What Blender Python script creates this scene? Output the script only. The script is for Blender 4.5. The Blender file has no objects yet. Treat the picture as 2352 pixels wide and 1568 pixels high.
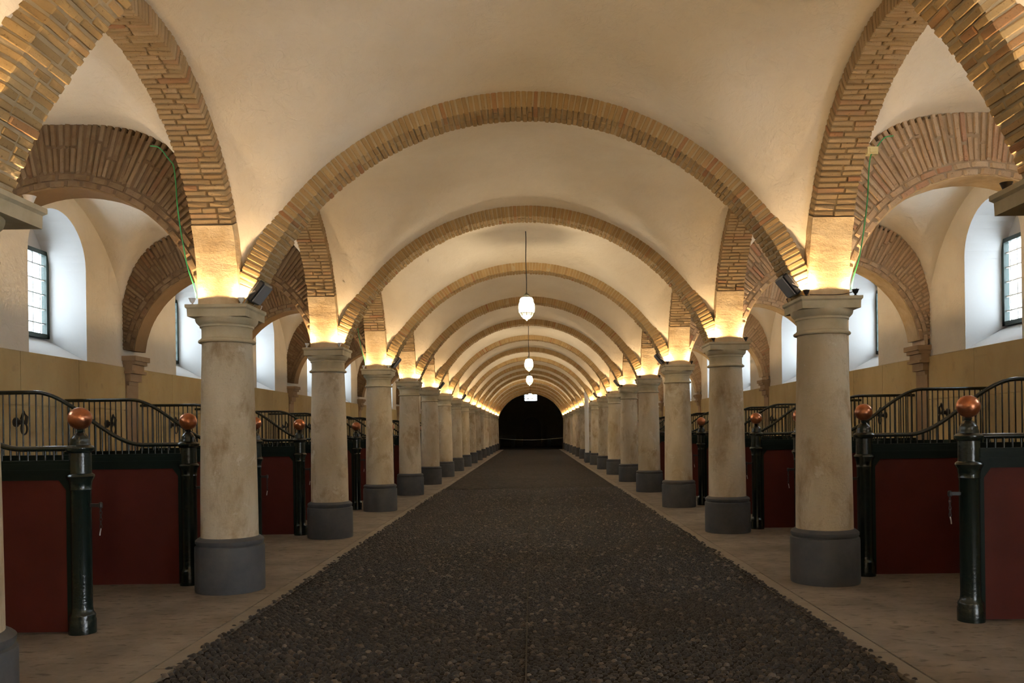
import bpy, bmesh, math, random
import numpy as np
from mathutils import Vector, Matrix

random.seed(7)
rng = np.random.default_rng(7)
SC = bpy.context.scene
COL = SC.collection
PI = math.pi

# ------------------------------------------------------------------ camera, world, exposure
FPX, PW, PH = 1900.0, 2352.0, 1568.0
VPX, VPY = 1221.0, 990.0
cam_d = bpy.data.cameras.new('camera')
cam = bpy.data.objects.new('camera', cam_d)
COL.objects.link(cam)
cam.location = (0.056, 0.0, 1.5)
cam.rotation_euler = (Matrix.Rotation(PI / 2, 3, 'X') @ Matrix.Rotation(-0.0136, 3, 'Z')).to_euler()
cam_d.sensor_width = 36.0
cam_d.lens = 36.0 * FPX / PW
cam_d.shift_x = -(VPX - PW / 2) / PW
cam_d.shift_y = (VPY - PH / 2) / PW
cam_d.clip_start = 0.05
cam_d.clip_end = 300
SC.camera = cam

SKY_STRENGTH = 5.2
UP_W = 11.0           # watts of one cup uplight
PEND_W = 26.0         # watts of one pendant lantern
world = bpy.data.worlds.new('overcast_sky')
SC.world = world
world.use_nodes = True
bg = world.node_tree.nodes['Background']
bg.inputs[0].default_value = (0.86, 0.93, 1.0, 1)
bg.inputs[1].default_value = SKY_STRENGTH
SC.view_settings.view_transform = 'Standard'
SC.view_settings.look = 'None'
SC.view_settings.gamma = 1.0
SC.view_settings.use_curve_mapping = False
SC.view_settings.exposure = 1.58
SC.cycles.use_denoising = True
SC.cycles.max_bounces = 6
SC.cycles.diffuse_bounces = 4
SC.cycles.glossy_bounces = 2
SC.cycles.use_adaptive_sampling = True
SC.cycles.adaptive_threshold = 0.12
SC.cycles.adaptive_min_samples = 10
SC.cycles.use_light_tree = True
SC.cycles.sample_clamp_indirect = 6.0
SC.cycles.caustics_reflective = False
SC.cycles.caustics_refractive = False

# ------------------------------------------------------------------ plan of the place (metres)
S = 4.0                    # bay length
Y0 = 4.07                  # first column line
NK = 17                    # column lines 0..16
X = 2.90                   # arcade line
WX = 5.80                  # side walls
H = 2.737                  # top of the abacus
YFIRST = 4.13              # the first column line stands a little closer to the second
def yk(k): return YFIRST if k == 0 else (Y0 + S * k if k > 0 else YFIRST + S * k)
def bay(y):
    """centre and half length of the bay around y"""
    if y < YFIRST: c = YFIRST - S / 2 - S * math.floor((YFIRST - y) / S - 1e-9); return c, S / 2
    if y < Y0 + S: return (YFIRST + Y0 + S) / 2, (Y0 + S - YFIRST) / 2
    return Y0 + S / 2 + S * math.floor((y - Y0) / S + 1e-9), S / 2
TW = 0.19                  # half width of nave (transverse) arches
LW = 0.195                 # half width of arcade (longitudinal) arches
T_RISE, T_HALF = 1.85, 2.64
T_R = (T_HALF ** 2 + T_RISE ** 2) / (2 * T_RISE)
T_ZC = H + T_RISE - T_R
T_ANG = math.atan2(T_HALF, H - T_ZC)
L_R, L_ZC = 1.785, H
L_R0 = L_R
A_R, A_XC, A_ZC = 1.29, 4.365, 2.60
RING = 0.150
ORD = ['first', 'second', 'third', 'fourth', 'fifth', 'sixth', 'seventh', 'eighth', 'ninth', 'tenth', 'eleventh', 'twelfth',
       'thirteenth', 'fourteenth', 'fifteenth', 'sixteenth', 'seventeenth', 'eighteenth', 'nineteenth', 'twentieth',
       'twenty-first', 'twenty-second', 'twenty-third', 'twenty-fourth']
def nth(k): return ORD[k] if k >= 0 else 'added out-of-frame'  # negative lines are unseen, added for the lighting
SIDE = {-1: 'left', 1: 'right'}

# ------------------------------------------------------------------ materials
MATS = {}
class NT:
    def __init__(s, name):
        s.m = bpy.data.materials.new(name); s.m.use_nodes = True
        s.t = s.m.node_tree; s.b = s.t.nodes['Principled BSDF']; MATS[name] = s.m
        s.geo = s.n('ShaderNodeNewGeometry'); s.pos = s.geo.outputs['Position']
    def n(s, typ, **kw):
        nd = s.t.nodes.new(typ)
        for k, v in kw.items(): setattr(nd, k, v)
        return nd
    def l(s, a, b): s.t.links.new(a, b)
    def noise(s, scale, detail=4, rough=0.55, vec=None, stretch=None, dist=0.0):
        v = vec or s.pos
        if stretch:
            mp = s.n('ShaderNodeMapping'); mp.inputs['Scale'].default_value = stretch; s.l(v, mp.inputs[0]); v = mp.outputs[0]
        nd = s.n('ShaderNodeTexNoise'); nd.inputs['Scale'].default_value = scale; nd.inputs['Detail'].default_value = detail
        nd.inputs['Roughness'].default_value = rough; nd.inputs['Distortion'].default_value = dist; s.l(v, nd.inputs['Vector']); return nd.outputs['Fac']
    def ramp(s, fac, stops, interp='LINEAR'):
        r = s.n('ShaderNodeValToRGB'); r.color_ramp.interpolation = interp
        e = r.color_ramp.elements
        while len(e) < len(stops): e.new(0.5)
        for i, (p, c) in enumerate(stops):
            e[i].position = p; e[i].color = (*c, 1) if len(c) == 3 else c
        s.l(fac, r.inputs[0]); return r.outputs[0]
    def mix(s, fac, a, b, mode='MIX'):
        m = s.n('ShaderNodeMix', data_type='RGBA', blend_type=mode)
        if isinstance(fac, (int, float)): m.inputs[0].default_value = fac
        else: s.l(fac, m.inputs[0])
        for v, i in ((a, 6), (b, 7)):
            if isinstance(v, tuple): m.inputs[i].default_value = (*v, 1)
            else: s.l(v, m.inputs[i])
        return m.outputs[2]
    def math(s, op, a, b=0.0):
        m = s.n('ShaderNodeMath', operation=op)
        for v, i in ((a, 0), (b, 1)):
            if isinstance(v, (int, float)): m.inputs[i].default_value = v
            else: s.l(v, m.inputs[i])
        return m.outputs[0]
    def bump(s, h, strength=0.3, dist=0.01):
        b = s.n('ShaderNodeBump'); b.inputs['Strength'].default_value = strength; b.inputs['Distance'].default_value = dist
        s.l(h, b.inputs['Height']); s.l(b.outputs[0], s.b.inputs['Normal'])
    def base(s, c, rough=0.8, metal=0.0, spec=None):
        if isinstance(c, tuple): s.b.inputs['Base Color'].default_value = (*c, 1)
        else: s.l(c, s.b.inputs['Base Color'])
        s.b.inputs['Roughness'].default_value = rough; s.b.inputs['Metallic'].default_value = metal
        if spec is not None: s.b.inputs['Specular IOR Level'].default_value = spec
        return s
    def rand(s):
        oi = s.n('ShaderNodeObjectInfo')
        return s.math('FRACT', s.math('ADD', oi.outputs['Random'], s.math('MULTIPLY', s.geo.outputs['Random Per Island'], 0.999)))

def make_materials():
    # vault / wall plaster
    for name, a, b in (('vault_plaster', (0.76, 0.70, 0.60), (0.68, 0.61, 0.50)), ('wall_plaster', (0.78, 0.73, 0.63), (0.69, 0.62, 0.50))):
        t = NT(name)
        c = t.mix(t.ramp(t.noise(0.9, 5, 0.6), [(0.35, (0, 0, 0)), (0.7, (1, 1, 1))]), a, b)
        h = t.math('ADD', t.noise(2.2, 7, 0.66), t.math('MULTIPLY', t.ramp(t.noise(5.5, 5, 0.6, dist=0.9), [(0.50, (0, 0, 0)), (0.58, (1, 1, 1))]), 0.07))
        t.base(c, 0.9, spec=0.2).bump(h, 0.55, 0.04)
    t = NT('reveal_plaster'); t.base((0.50, 0.495, 0.485), 0.85, spec=0.2).bump(t.noise(9, 5), 0.25, 0.01)
    t = NT('pier_plaster')
    c = t.mix(t.ramp(t.noise(3.5, 6, 0.65), [(0.38, (0, 0, 0)), (0.66, (1, 1, 1))]), (0.66, 0.52, 0.33), (0.50, 0.36, 0.20))
    t.base(c, 0.9, spec=0.2).bump(t.noise(16, 6, 0.7, stretch=(1, 1, 1.6)), 0.6, 0.02)
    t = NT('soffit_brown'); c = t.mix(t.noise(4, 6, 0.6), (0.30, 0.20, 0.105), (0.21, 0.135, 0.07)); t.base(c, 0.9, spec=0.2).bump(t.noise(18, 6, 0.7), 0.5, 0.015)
    # bricks
    def brick(name, cols):
        t = NT(name); r = t.rand()
        c = t.ramp(r, cols)
        c = t.mix(t.ramp(t.noise(9, 5, 0.65), [(0.35, (0, 0, 0)), (0.75, (1, 1, 1))]), c, t.mix(0.45, c, (0.30, 0.23, 0.13)))
        c = t.mix(t.ramp(t.noise(60, 3), [(0.62, (0, 0, 0)), (0.72, (1, 1, 1))]), c, t.mix(0.6, c, (0.12, 0.07, 0.035)))
        t.base(c, 0.92, spec=0.15).bump(t.noise(55, 6, 0.7), 0.55, 0.008)
    brick('ochre_brick', [(0.0, (0.36, 0.23, 0.10)), (0.3, (0.46, 0.315, 0.145)), (0.6, (0.39, 0.26, 0.115)), (0.88, (0.50, 0.355, 0.175)), (0.95, (0.42, 0.235, 0.105)), (1.0, (0.36, 0.165, 0.08))])
    brick('tan_brick', [(0.0, (0.34, 0.225, 0.115)), (0.3, (0.44, 0.305, 0.165)), (0.6, (0.375, 0.255, 0.13)), (0.86, (0.48, 0.345, 0.20)), (0.95, (0.41, 0.245, 0.13)), (1.0, (0.37, 0.185, 0.095))])
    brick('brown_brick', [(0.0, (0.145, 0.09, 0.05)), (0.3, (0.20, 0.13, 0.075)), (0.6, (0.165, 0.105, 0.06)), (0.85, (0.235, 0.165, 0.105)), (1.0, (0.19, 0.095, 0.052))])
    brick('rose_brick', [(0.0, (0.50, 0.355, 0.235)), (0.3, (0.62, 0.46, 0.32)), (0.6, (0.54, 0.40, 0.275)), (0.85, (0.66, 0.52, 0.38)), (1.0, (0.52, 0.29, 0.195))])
    for nm, c1, c2 in (('mortar', (0.52, 0.42, 0.27), (0.40, 0.31, 0.19)), ('shaded_joint_mortar', (0.34, 0.25, 0.14), (0.24, 0.165, 0.09)), ('dark_mortar', (0.19, 0.13, 0.08), (0.14, 0.092, 0.055)), ('pale_mortar', (0.50, 0.40, 0.29), (0.34, 0.25, 0.17))):
        t = NT(nm); c = t.mix(t.noise(12, 5), c1, c2); t.base(c, 0.95, spec=0.1).bump(t.noise(70, 5, 0.7), 0.6, 0.01)
    # stone of the columns
    t = NT('column_stone')
    oi = t.n('ShaderNodeObjectInfo')
    vadd = t.n('ShaderNodeVectorMath', operation='ADD'); cmb = t.n('ShaderNodeCombineXYZ')
    t.l(t.math('MULTIPLY', oi.outputs['Random'], 37.0), cmb.inputs[0]); t.l(t.pos, vadd.inputs[0]); t.l(cmb.outputs[0], vadd.inputs[1]); v = vadd.outputs[0]
    c = t.mix(t.ramp(t.noise(1.6, 6, 0.6, vec=v, stretch=(1, 1, 0.45)), [(0.35, (0, 0, 0)), (0.65, (1, 1, 1))]), (0.66, 0.575, 0.43), (0.48, 0.39, 0.25))
    c = t.mix(t.ramp(t.noise(2.7, 7, 0.7, vec=v, stretch=(1, 1, 0.6), dist=0.4), [(0.50, (0, 0, 0)), (0.68, (0.8, 0.8, 0.8))]), c, (0.31, 0.205, 0.10))
    c = t.mix(t.ramp(t.noise(4.5, 5, 0.6, vec=v, dist=0.5), [(0.62, (0, 0, 0)), (0.68, (0.6, 0.6, 0.6))]), c, (0.70, 0.64, 0.52))
    c = t.mix(t.ramp(t.noise(45, 4, 0.6, vec=v), [(0.66, (0, 0, 0)), (0.74, (0.6, 0.6, 0.6))]), c, (0.20, 0.14, 0.08))
    t.base(c, 0.85, spec=0.25).bump(t.noise(30, 8, 0.75, vec=v), 0.75, 0.014)
    t = NT('capital_stone')
    c = t.mix(t.ramp(t.noise(5, 5), [(0.35, (0, 0, 0)), (0.7, (1, 1, 1))]), (0.54, 0.465, 0.315), (0.42, 0.35, 0.22))
    t.base(c, 0.85, spec=0.25).bump(t.noise(40, 6, 0.65), 0.3, 0.008)
    t = NT('plinth_stone')
    c = t.mix(t.ramp(t.noise(4, 6, 0.65), [(0.3, (0, 0, 0)), (0.75, (1, 1, 1))]), (0.055, 0.059, 0.066), (0.10, 0.099, 0.097))
    t.base(c, 0.62, spec=0.35).bump(t.noise(30, 6), 0.3, 0.008)
    t = NT('corbel_stone')
    c = t.mix(t.noise(9, 5), (0.42, 0.30, 0.185), (0.30, 0.195, 0.11)); t.base(c, 0.9, spec=0.2).bump(t.noise(40, 6), 0.45, 0.01)
    t = NT('dado_stone')
    c = t.mix(t.ramp(t.noise(1.3, 6, 0.62, stretch=(1, 1, 0.5)), [(0.3, (0, 0, 0)), (0.7, (1, 1, 1))]), (0.57, 0.445, 0.23), (0.45, 0.33, 0.15))
    c = t.mix(t.ramp(t.noise(5, 5, 0.65), [(0.58, (0, 0, 0)), (0.75, (0.6, 0.6, 0.6))]), c, (0.30, 0.22, 0.12))
    t.base(c, 0.88, spec=0.2).bump(t.noise(24, 6), 0.25, 0.008)
    # floors
    t = NT('pavement')
    c = t.mix(t.ramp(t.noise(1.8, 7, 0.65), [(0.35, (0, 0, 0)), (0.68, (1, 1, 1))]), (0.25, 0.21, 0.165), (0.14, 0.114, 0.085))
    c = t.mix(t.ramp(t.noise(7, 5, 0.6, stretch=(1, 2.2, 1), dist=0.3), [(0.56, (0, 0, 0)), (0.66, (0.8, 0.8, 0.8))]), c, (0.075, 0.055, 0.038))
    t.base(c, 0.72, spec=0.3).bump(t.noise(14, 7, 0.65), 0.45, 0.018)
    t = NT('kerb_stone'); c = t.mix(t.noise(6, 5), (0.26, 0.22, 0.165), (0.15, 0.12, 0.085)); t.base(c, 0.7).bump(t.noise(20, 6), 0.35, 0.01)
    t = NT('pebble')
    r = t.rand()
    c = t.ramp(r, [(0.0, (0.013, 0.011, 0.010)), (0.35, (0.027, 0.023, 0.020)), (0.6, (0.020, 0.018, 0.018)), (0.85, (0.045, 0.036, 0.028)), (0.96, (0.10, 0.078, 0.058)), (1.0, (0.17, 0.14, 0.11))])
    c = t.mix(t.ramp(t.noise(0.8, 5, 0.6), [(0.35, (0, 0, 0)), (0.7, (1, 1, 1))]), c, t.mix(0.55, c, (0.025, 0.018, 0.012)))
    t.base(c, 0.52, spec=0.4).bump(t.noise(120, 3), 0.15, 0.004)
    t = NT('cobble_bed')
    vr = t.n('ShaderNodeTexVoronoi'); vr.inputs['Scale'].default_value = 1.0
    mp = t.n('ShaderNodeMapping'); mp.inputs['Scale'].default_value = (18, 25, 1); t.l(t.pos, mp.inputs[0]); t.l(mp.outputs[0], vr.inputs['Vector'])
    sep = t.n('ShaderNodeSeparateColor'); t.l(vr.outputs['Color'], sep.inputs[0])
    c = t.ramp(sep.outputs[0], [(0.0, (0.018, 0.015, 0.013)), (0.5, (0.034, 0.029, 0.025)), (0.85, (0.055, 0.045, 0.035)), (1.0, (0.12, 0.095, 0.07))])
    c = t.mix(t.ramp(t.noise(0.6, 5, 0.6, stretch=(0.5, 1, 1)), [(0.35, (0, 0, 0)), (0.7, (1, 1, 1))]), c, t.mix(0.5, c, (0.025, 0.02, 0.014)))
    t.base(c, 0.8, spec=0.15).bump(t.math('SUBTRACT', 1.0, vr.outputs['Distance']), 1.0, 0.03)
    t = NT('joint_strip'); t.base((0.05, 0.042, 0.03), 0.8, spec=0.1)
    t = NT('pebble_joint'); t.base((0.022, 0.017, 0.012), 0.95, spec=0.1)
    # metal, paint, glass
    t = NT('green_black_paint'); t.base((0.006, 0.013, 0.011), 0.20, spec=0.6).bump(t.noise(50, 4, 0.55), 0.30, 0.007)
    t = NT('frame_paint'); t.base((0.006, 0.012, 0.010), 0.5, spec=0.12).bump(t.noise(45, 4, 0.6), 0.2, 0.005)
    t = NT('red_paint')
    c = t.mix(t.ramp(t.noise(2.2, 6, 0.6), [(0.3, (0, 0, 0)), (0.75, (1, 1, 1))]), (0.090, 0.018, 0.013), (0.062, 0.013, 0.009))
    t.base(c, 0.6, spec=0.15).bump(t.noise(7, 6, 0.6), 0.25, 0.01)
    t = NT('copper'); c = t.mix(t.ramp(t.noise(14, 5), [(0.35, (0, 0, 0)), (0.7, (1, 1, 1))]), (0.56, 0.235, 0.125), (0.34, 0.125, 0.06)); t.base(c, 0.30, 0.95)
    t = NT('iron'); t.base((0.02, 0.02, 0.02), 0.5, 0.3)
    t = NT('steel'); t.base((0.55, 0.55, 0.53), 0.35, 0.9)
    t = NT('lamp_black'); t.base((0.018, 0.018, 0.02), 0.45)
    t = NT('lamp_white'); t.base((0.75, 0.74, 0.70), 0.45)
    t = NT('flood_glass'); t.base((0.27, 0.28, 0.30), 0.25, spec=0.6)
    t = NT('window_frame_paint'); t.base((0.018, 0.035, 0.028), 0.45)
    t = NT('white_paint'); t.base((0.75, 0.73, 0.68), 0.5).bump(t.noise(20, 4), 0.15, 0.005)
    t = NT('green_cable'); t.base((0.05, 0.38, 0.13), 0.45)
    t = NT('black_cable'); t.base((0.015, 0.015, 0.015), 0.5)
    t = NT('yellow_plastic'); t.base((0.75, 0.66, 0.35), 0.5)
    t = NT('bronze_frame'); t.base((0.055, 0.05, 0.03), 0.5, 0.6)
    t = NT('rope'); t.base((0.45, 0.42, 0.36), 0.8)
    t = NT('dark_stone'); c = t.mix(t.noise(2, 6), (0.20, 0.175, 0.12), (0.11, 0.095, 0.065)); t.base(c, 0.9).bump(t.noise(8, 6), 0.5, 0.03)
    t = NT('grey_stone'); t.base((0.16, 0.155, 0.14), 0.8).bump(t.noise(20, 6), 0.3, 0.01)
    t = NT('lamp_lens'); t.base((1, 0.85, 0.6), 0.4)
    t.b.inputs['Emission Color'].default_value = (1, 0.74, 0.42, 1); t.b.inputs['Emission Strength'].default_value = 25
    t = NT('lantern_glass'); t.base((1, 0.95, 0.85), 0.3)
    t.b.inputs['Emission Color'].default_value = (1, 0.86, 0.62, 1); t.b.inputs['Emission Strength'].default_value = 6
    t = NT('lantern_cone_glass'); t.base((0.9, 0.85, 0.7), 0.3)
    t.b.inputs['Emission Color'].default_value = (1, 0.80, 0.48, 1); t.b.inputs['Emission Strength'].default_value = 0.32
    t = NT('window_glass')
    out = t.t.nodes['Material Output']; tr = t.n('ShaderNodeBsdfTransparent'); tr.inputs[0].default_value = (0.86, 0.90, 0.92, 1)
    gl = t.n('ShaderNodeBsdfGlossy'); gl.inputs['Roughness'].default_value = 0.1; ms = t.n('ShaderNodeMixShader'); ms.inputs[0].default_value = 0.06
    t.l(tr.outputs[0], ms.inputs[1]); t.l(gl.outputs[0], ms.inputs[2]); t.l(ms.outputs[0], out.inputs[0])
make_materials()

# ------------------------------------------------------------------ mesh helpers
class MB:
    """collects boxes, tubes and lathes and links them as one mesh object"""
    def __init__(s): s.v = []; s.f = []
    def add(s, vs, fs):
        o = len(s.v); s.v += [tuple(v) for v in vs]; s.f += [tuple(i + o for i in f) for f in fs]; return s
    def box(s, a, b):
        (x0, y0, z0), (x1, y1, z1) = a, b
        return s.add([(x0, y0, z0), (x1, y0, z0), (x1, y1, z0), (x0, y1, z0), (x0, y0, z1), (x1, y0, z1), (x1, y1, z1), (x0, y1, z1)], BOXF)
    def mbox(s, M, jit=0.0):
        vs = []
        for c in CUBE:
            p = Vector(c) + Vector((random.uniform(-jit, jit) for _ in range(3))); vs.append(M @ p)
        return s.add(vs, BOXF)
    def lathe(s, prof, c=(0, 0, 0), n=24, M=None):
        vs = []
        for r, z in prof:
            for i in range(n):
                a = 2 * PI * i / n; p = Vector((c[0] + r * math.cos(a), c[1] + r * math.sin(a), c[2] + z)); vs.append(M @ p if M else p)
        fs = []
        for j in range(len(prof) - 1):
            for i in range(n):
                k = (i + 1) % n; fs.append((j * n + i, j * n + k, (j + 1) * n + k, (j + 1) * n + i))
        if prof[0][0] > 1e-6: fs.append(tuple(reversed(range(n))))
        if prof[-1][0] > 1e-6: fs.append(tuple(range((len(prof) - 1) * n, len(prof) * n)))
        return s.add(vs, fs)
    def tube(s, pts, r, n=8):
        pts = [Vector(p) for p in pts]; vs = []; up0 = None
        for i, p in enumerate(pts):
            d = (pts[min(i + 1, len(pts) - 1)] - pts[max(i - 1, 0)]).normalized()
            if up0 is None: up0 = Vector((0, 0, 1)) if abs(d.z) < 0.9 else Vector((1, 0, 0))
            a = d.cross(up0).normalized(); b = a.cross(d).normalized(); up0 = b
            for j in range(n):
                t = 2 * PI * j / n; vs.append(p + r * (math.cos(t) * a + math.sin(t) * b))
        fs = [(i * n + j, (i + 1) * n + j, (i + 1) * n + (j + 1) % n, i * n + (j + 1) % n) for i in range(len(pts) - 1) for j in range(n)]
        fs += [tuple(range(n)), tuple(reversed(range((len(pts) - 1) * n, len(pts) * n)))]
        return s.add(vs, fs)
    def mesh(s, name, mat, smooth=None):
        me = bpy.data.meshes.new(name); me.from_pydata(s.v, [], s.f); me.update()
        bm = bmesh.new(); bm.from_mesh(me); bmesh.ops.recalc_face_normals(bm, faces=bm.faces); bm.to_mesh(me); bm.free()
        if smooth is not None:
            me.shade_smooth(); me.set_sharp_from_angle(angle=math.radians(smooth))
        me.materials.append(MATS[mat]); return me
    def build(s, name, mat, parent=None, smooth=None):
        return link(name, s.mesh(name, mat, smooth), parent)
BOXF = [(0, 3, 2, 1), (4, 5, 6, 7), (0, 1, 5, 4), (1, 2, 6, 5), (2, 3, 7, 6), (3, 0, 4, 7)]
CUBE = [(-.5, -.5, -.5), (.5, -.5, -.5), (.5, .5, -.5), (-.5, .5, -.5), (-.5, -.5, .5), (.5, -.5, .5), (.5, .5, .5), (-.5, .5, .5)]

def link(name, data, parent=None, loc=None):
    o = bpy.data.objects.new(name, data); COL.objects.link(o)
    if parent is not None: o.parent = parent
    if loc is not None: o.location = loc
    return o
def tag(o, label, cat, group=None):
    o['label'] = label; o['category'] = cat; o['kind'] = 'thing'
    if group: o['group'] = group
    return o
def thing(name, label, cat, loc=(0, 0, 0), group=None, rz=0.0):
    o = link(name, None, None, loc); o.empty_display_size = 0.1; o.rotation_euler.z = rz
    return tag(o, label, cat, group)
def structure(o): o['kind'] = 'structure'; return o
def stuff(o): o['kind'] = 'stuff'; return o
def copy_tree(o, parent=None):
    c = o.copy(); COL.objects.link(c); c.parent = parent
    for ch in o.children: copy_tree(ch, c)
    return c

def chamfer_cube(ch, jit, rnd):
    """unit cube with chamfered, slightly uneven edges (44 triangles)"""
    P = {}; vs = []; fs = []
    for sx in (-1, 1):
        for sy in (-1, 1):
            for sz in (-1, 1):
                d = [rnd.uniform(-jit, jit) for _ in range(3)]
                for ax in range(3):
                    p = [sx * .5, sy * .5, sz * .5]
                    for b in range(3):
                        if b != ax: p[b] -= (sx, sy, sz)[b] * ch[b]
                    P[(sx, sy, sz, ax)] = len(vs); vs.append(tuple(p[q] + d[q] * ch[q] for q in range(3)))
    sg = (-1, 1)
    for ax in range(3):
        o = [b for b in range(3) if b != ax]
        for s0 in sg:
            q = []
            for a, b in ((-1, -1), (1, -1), (1, 1), (-1, 1)):
                k = [0, 0, 0]; k[ax] = s0; k[o[0]] = a; k[o[1]] = b; q.append(P[(*k, ax)])
            fs.append(tuple(q))
        for a in sg:
            for b in sg:
                k1 = [0, 0, 0]; k1[o[0]] = a; k1[o[1]] = b; k2 = list(k1); k1[ax] = -1; k2[ax] = 1
                fs.append((P[(*k1, o[0])], P[(*k2, o[0])], P[(*k2, o[1])], P[(*k1, o[1])]))
    for sx in sg:
        for sy in sg:
            for sz in sg: fs.append(tuple(P[(sx, sy, sz, a)] for a in range(3)))
    return vs, fs
rb = random.Random(3)
BRICKS = {}
for _m in ('tan_brick', 'ochre_brick', 'brown_brick', 'rose_brick'):
    BRICKS[_m] = []
    for _i in range(6):
        b_ = MB(); b_.add(*chamfer_cube((0.035, 0.14, 0.05), 0.45, rb)); BRICKS[_m].append(b_.mesh('brick', _m))

# ------------------------------------------------------------------ arches of brick
class Arch:
    def __init__(s, c, U, A):
        s.c = Vector(c); s.U = Vector(U); s.A = Vector(A); s.Z = Vector((0, 0, 1))
    def N(s, t): return s.U * math.sin(t) + s.Z * math.cos(t)
    def T(s, t): return s.U * math.cos(t) - s.Z * math.sin(t)
    def P(s, t, r, a=0.0): return s.c + s.N(t) * r + s.A * a
    def sweep(s, r0, r1, w, t0, t1, n=40, jit=0.0, cap=None):
        m = MB(); vs = []; fs = []
        for i in range(n + 1):
            t = t0 + (t1 - t0) * i / n
            R1 = min(r1, cap / max(1e-6, abs(math.sin(t)))) if cap else r1
            for r, a in ((r0, -w), (r0, w), (R1, w), (R1, -w)):
                vs.append(s.P(t, r + random.uniform(-jit, jit), a + random.uniform(-jit, jit)))
        for i in range(n):
            for j in range(4):
                k = (j + 1) % 4; fs.append((i * 4 + j, i * 4 + k, i * 4 + 4 + k, i * 4 + 4 + j))
        fs += [(3, 2, 1, 0), tuple(n * 4 + j for j in range(4))]
        return m.add(vs, fs)
    def M(s, t, r, a, ln, th, dp, wob=0.0):
        """matrix of a brick: length along the axis, thickness along the curve, depth along the radius; r is its inner end"""
        A = s.A; T = s.T(t); N = s.N(t)
        if A.cross(T).dot(N) < 0: A = -A
        R = Matrix((A, T, N)).transposed()
        if wob: R = R @ Matrix.Rotation(random.uniform(-wob, wob), 3, 'Z') @ Matrix.Rotation(random.uniform(-wob, wob), 3, 'X')
        return Matrix.Translation(s.P(t, r + dp / 2, a)) @ R.to_4x4() @ Matrix.Diagonal((ln, th, dp, 1))

def lay(root, mats, mat, singly, name='brick'):
    """bricks as single objects sharing mesh data (near) or as one joined part (far)"""
    if singly:
        base = Matrix.Translation(-root.location); pool = BRICKS[mat]
        for M in mats:
            o = bpy.data.objects.new(name, random.choice(pool)); COL.objects.link(o); o.parent = root; o.matrix_basis = base @ M
    else:
        m = MB()
        for M in mats: m.mbox(M, 0.03)
        m.v = [tuple(Vector(v) - root.location) for v in m.v]
        stuff(m.build('brickwork', mat, root))
def put(root, m, name, mat, smooth=None):
    m.v = [tuple(Vector(v) - root.location) for v in m.v]; return m.build(name, mat, root, smooth)

def course(ar, t, r, w, pitch, dp, i, kinds=None):
    """the bricks of one course over the width 2w"""
    out = []; g = 0.013; W = 2 * w
    pats = ([0.52, 0.48], [0.34, 0.66], [0.67, 0.33], [0.5, 0.5]) if random.random() < 0.85 else ([0.33, 0.34, 0.33],)
    p = random.choice(pats); x = -w
    for fr in p:
        ln = fr * W
        pr = random.uniform(-0.004, 0.005); e = random.uniform(-0.005, 0.005)
        out.append(ar.M(t + random.uniform(-.0016, .0016), r - pr, x + ln / 2 + e * 0.6, ln - g, (pitch - 0.0115) * random.uniform(0.93, 1.03), dp + pr, 0.007))
        x += ln
    return out

def transverse_arch(k):
    y = yk(k)
    root = thing('transverse_arch', f'{nth(k)} wide brick arch from the front spanning the central aisle', 'arch', (0, y, H), 'brick arches across the central aisle')
    ar = Arch((0, y, T_ZC), (1, 0, 0), (0, 1, 0)); pitch = 0.055; n = int(2 * T_ANG * T_R / pitch); dt = 2 * T_ANG / n
    singly = 0 <= k <= 2; mats = []
    for i in range(n):
        mats += course(ar, -T_ANG + (i + .5) * dt, T_R, TW, dt * T_R, RING + 0.03, i)
    put(root, ar.sweep(T_R + 0.009, T_R + RING + 0.02, TW - 0.012, -T_ANG - .06, T_ANG + .06, 48), 'mortar_core', 'mortar')
    lay(root, mats, 'ochre_brick', singly)

FOOT = math.radians(23.5)
def arcade_arch(k, sd):
    """arch along the arcade between column k and k+1"""
    ym = (yk(k) + yk(k + 1)) / 2; dS = (yk(k + 1) - yk(k) - S) / 2; L_R = L_R0 + dS; L_ZC = H - dS * 0.9
    root = thing('arcade_arch', f'{nth(k)} brick arch from the front along the {SIDE[sd]} arcade', 'arch', (sd * X, ym, H), f'brick arches along the {SIDE[sd]} row of columns')
    ar = Arch((sd * X, ym, L_ZC), (0, 1, 0), (1, 0, 0)); T = PI / 2 - FOOT; pitch = 0.051; n = int(2 * T * L_R / pitch); dt = 2 * T / n
    mats = []
    for i in range(n): mats += course(ar, -T + (i + .5) * dt, L_R, LW, dt * L_R, RING + 0.03, i)
    put(root, ar.sweep(L_R + 0.018, L_R + RING + 0.03, LW - 0.012, -T, T, 40), 'mortar_core', 'shaded_joint_mortar')  # mortar colour darkened to deepen the shadow in the joints
    lay(root, mats, 'tan_brick', 0 <= k <= 1)
    for q in (-1, 1): put(root, ar.sweep(L_R - 0.002, L_R + RING + 0.005, LW - 0.002, q * (T + 0.004), q * (PI / 2 - 0.001 + max(0, math.asin((L_ZC - H) / L_R))), 10, 0.003), 'plaster_foot', 'pier_plaster')

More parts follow.
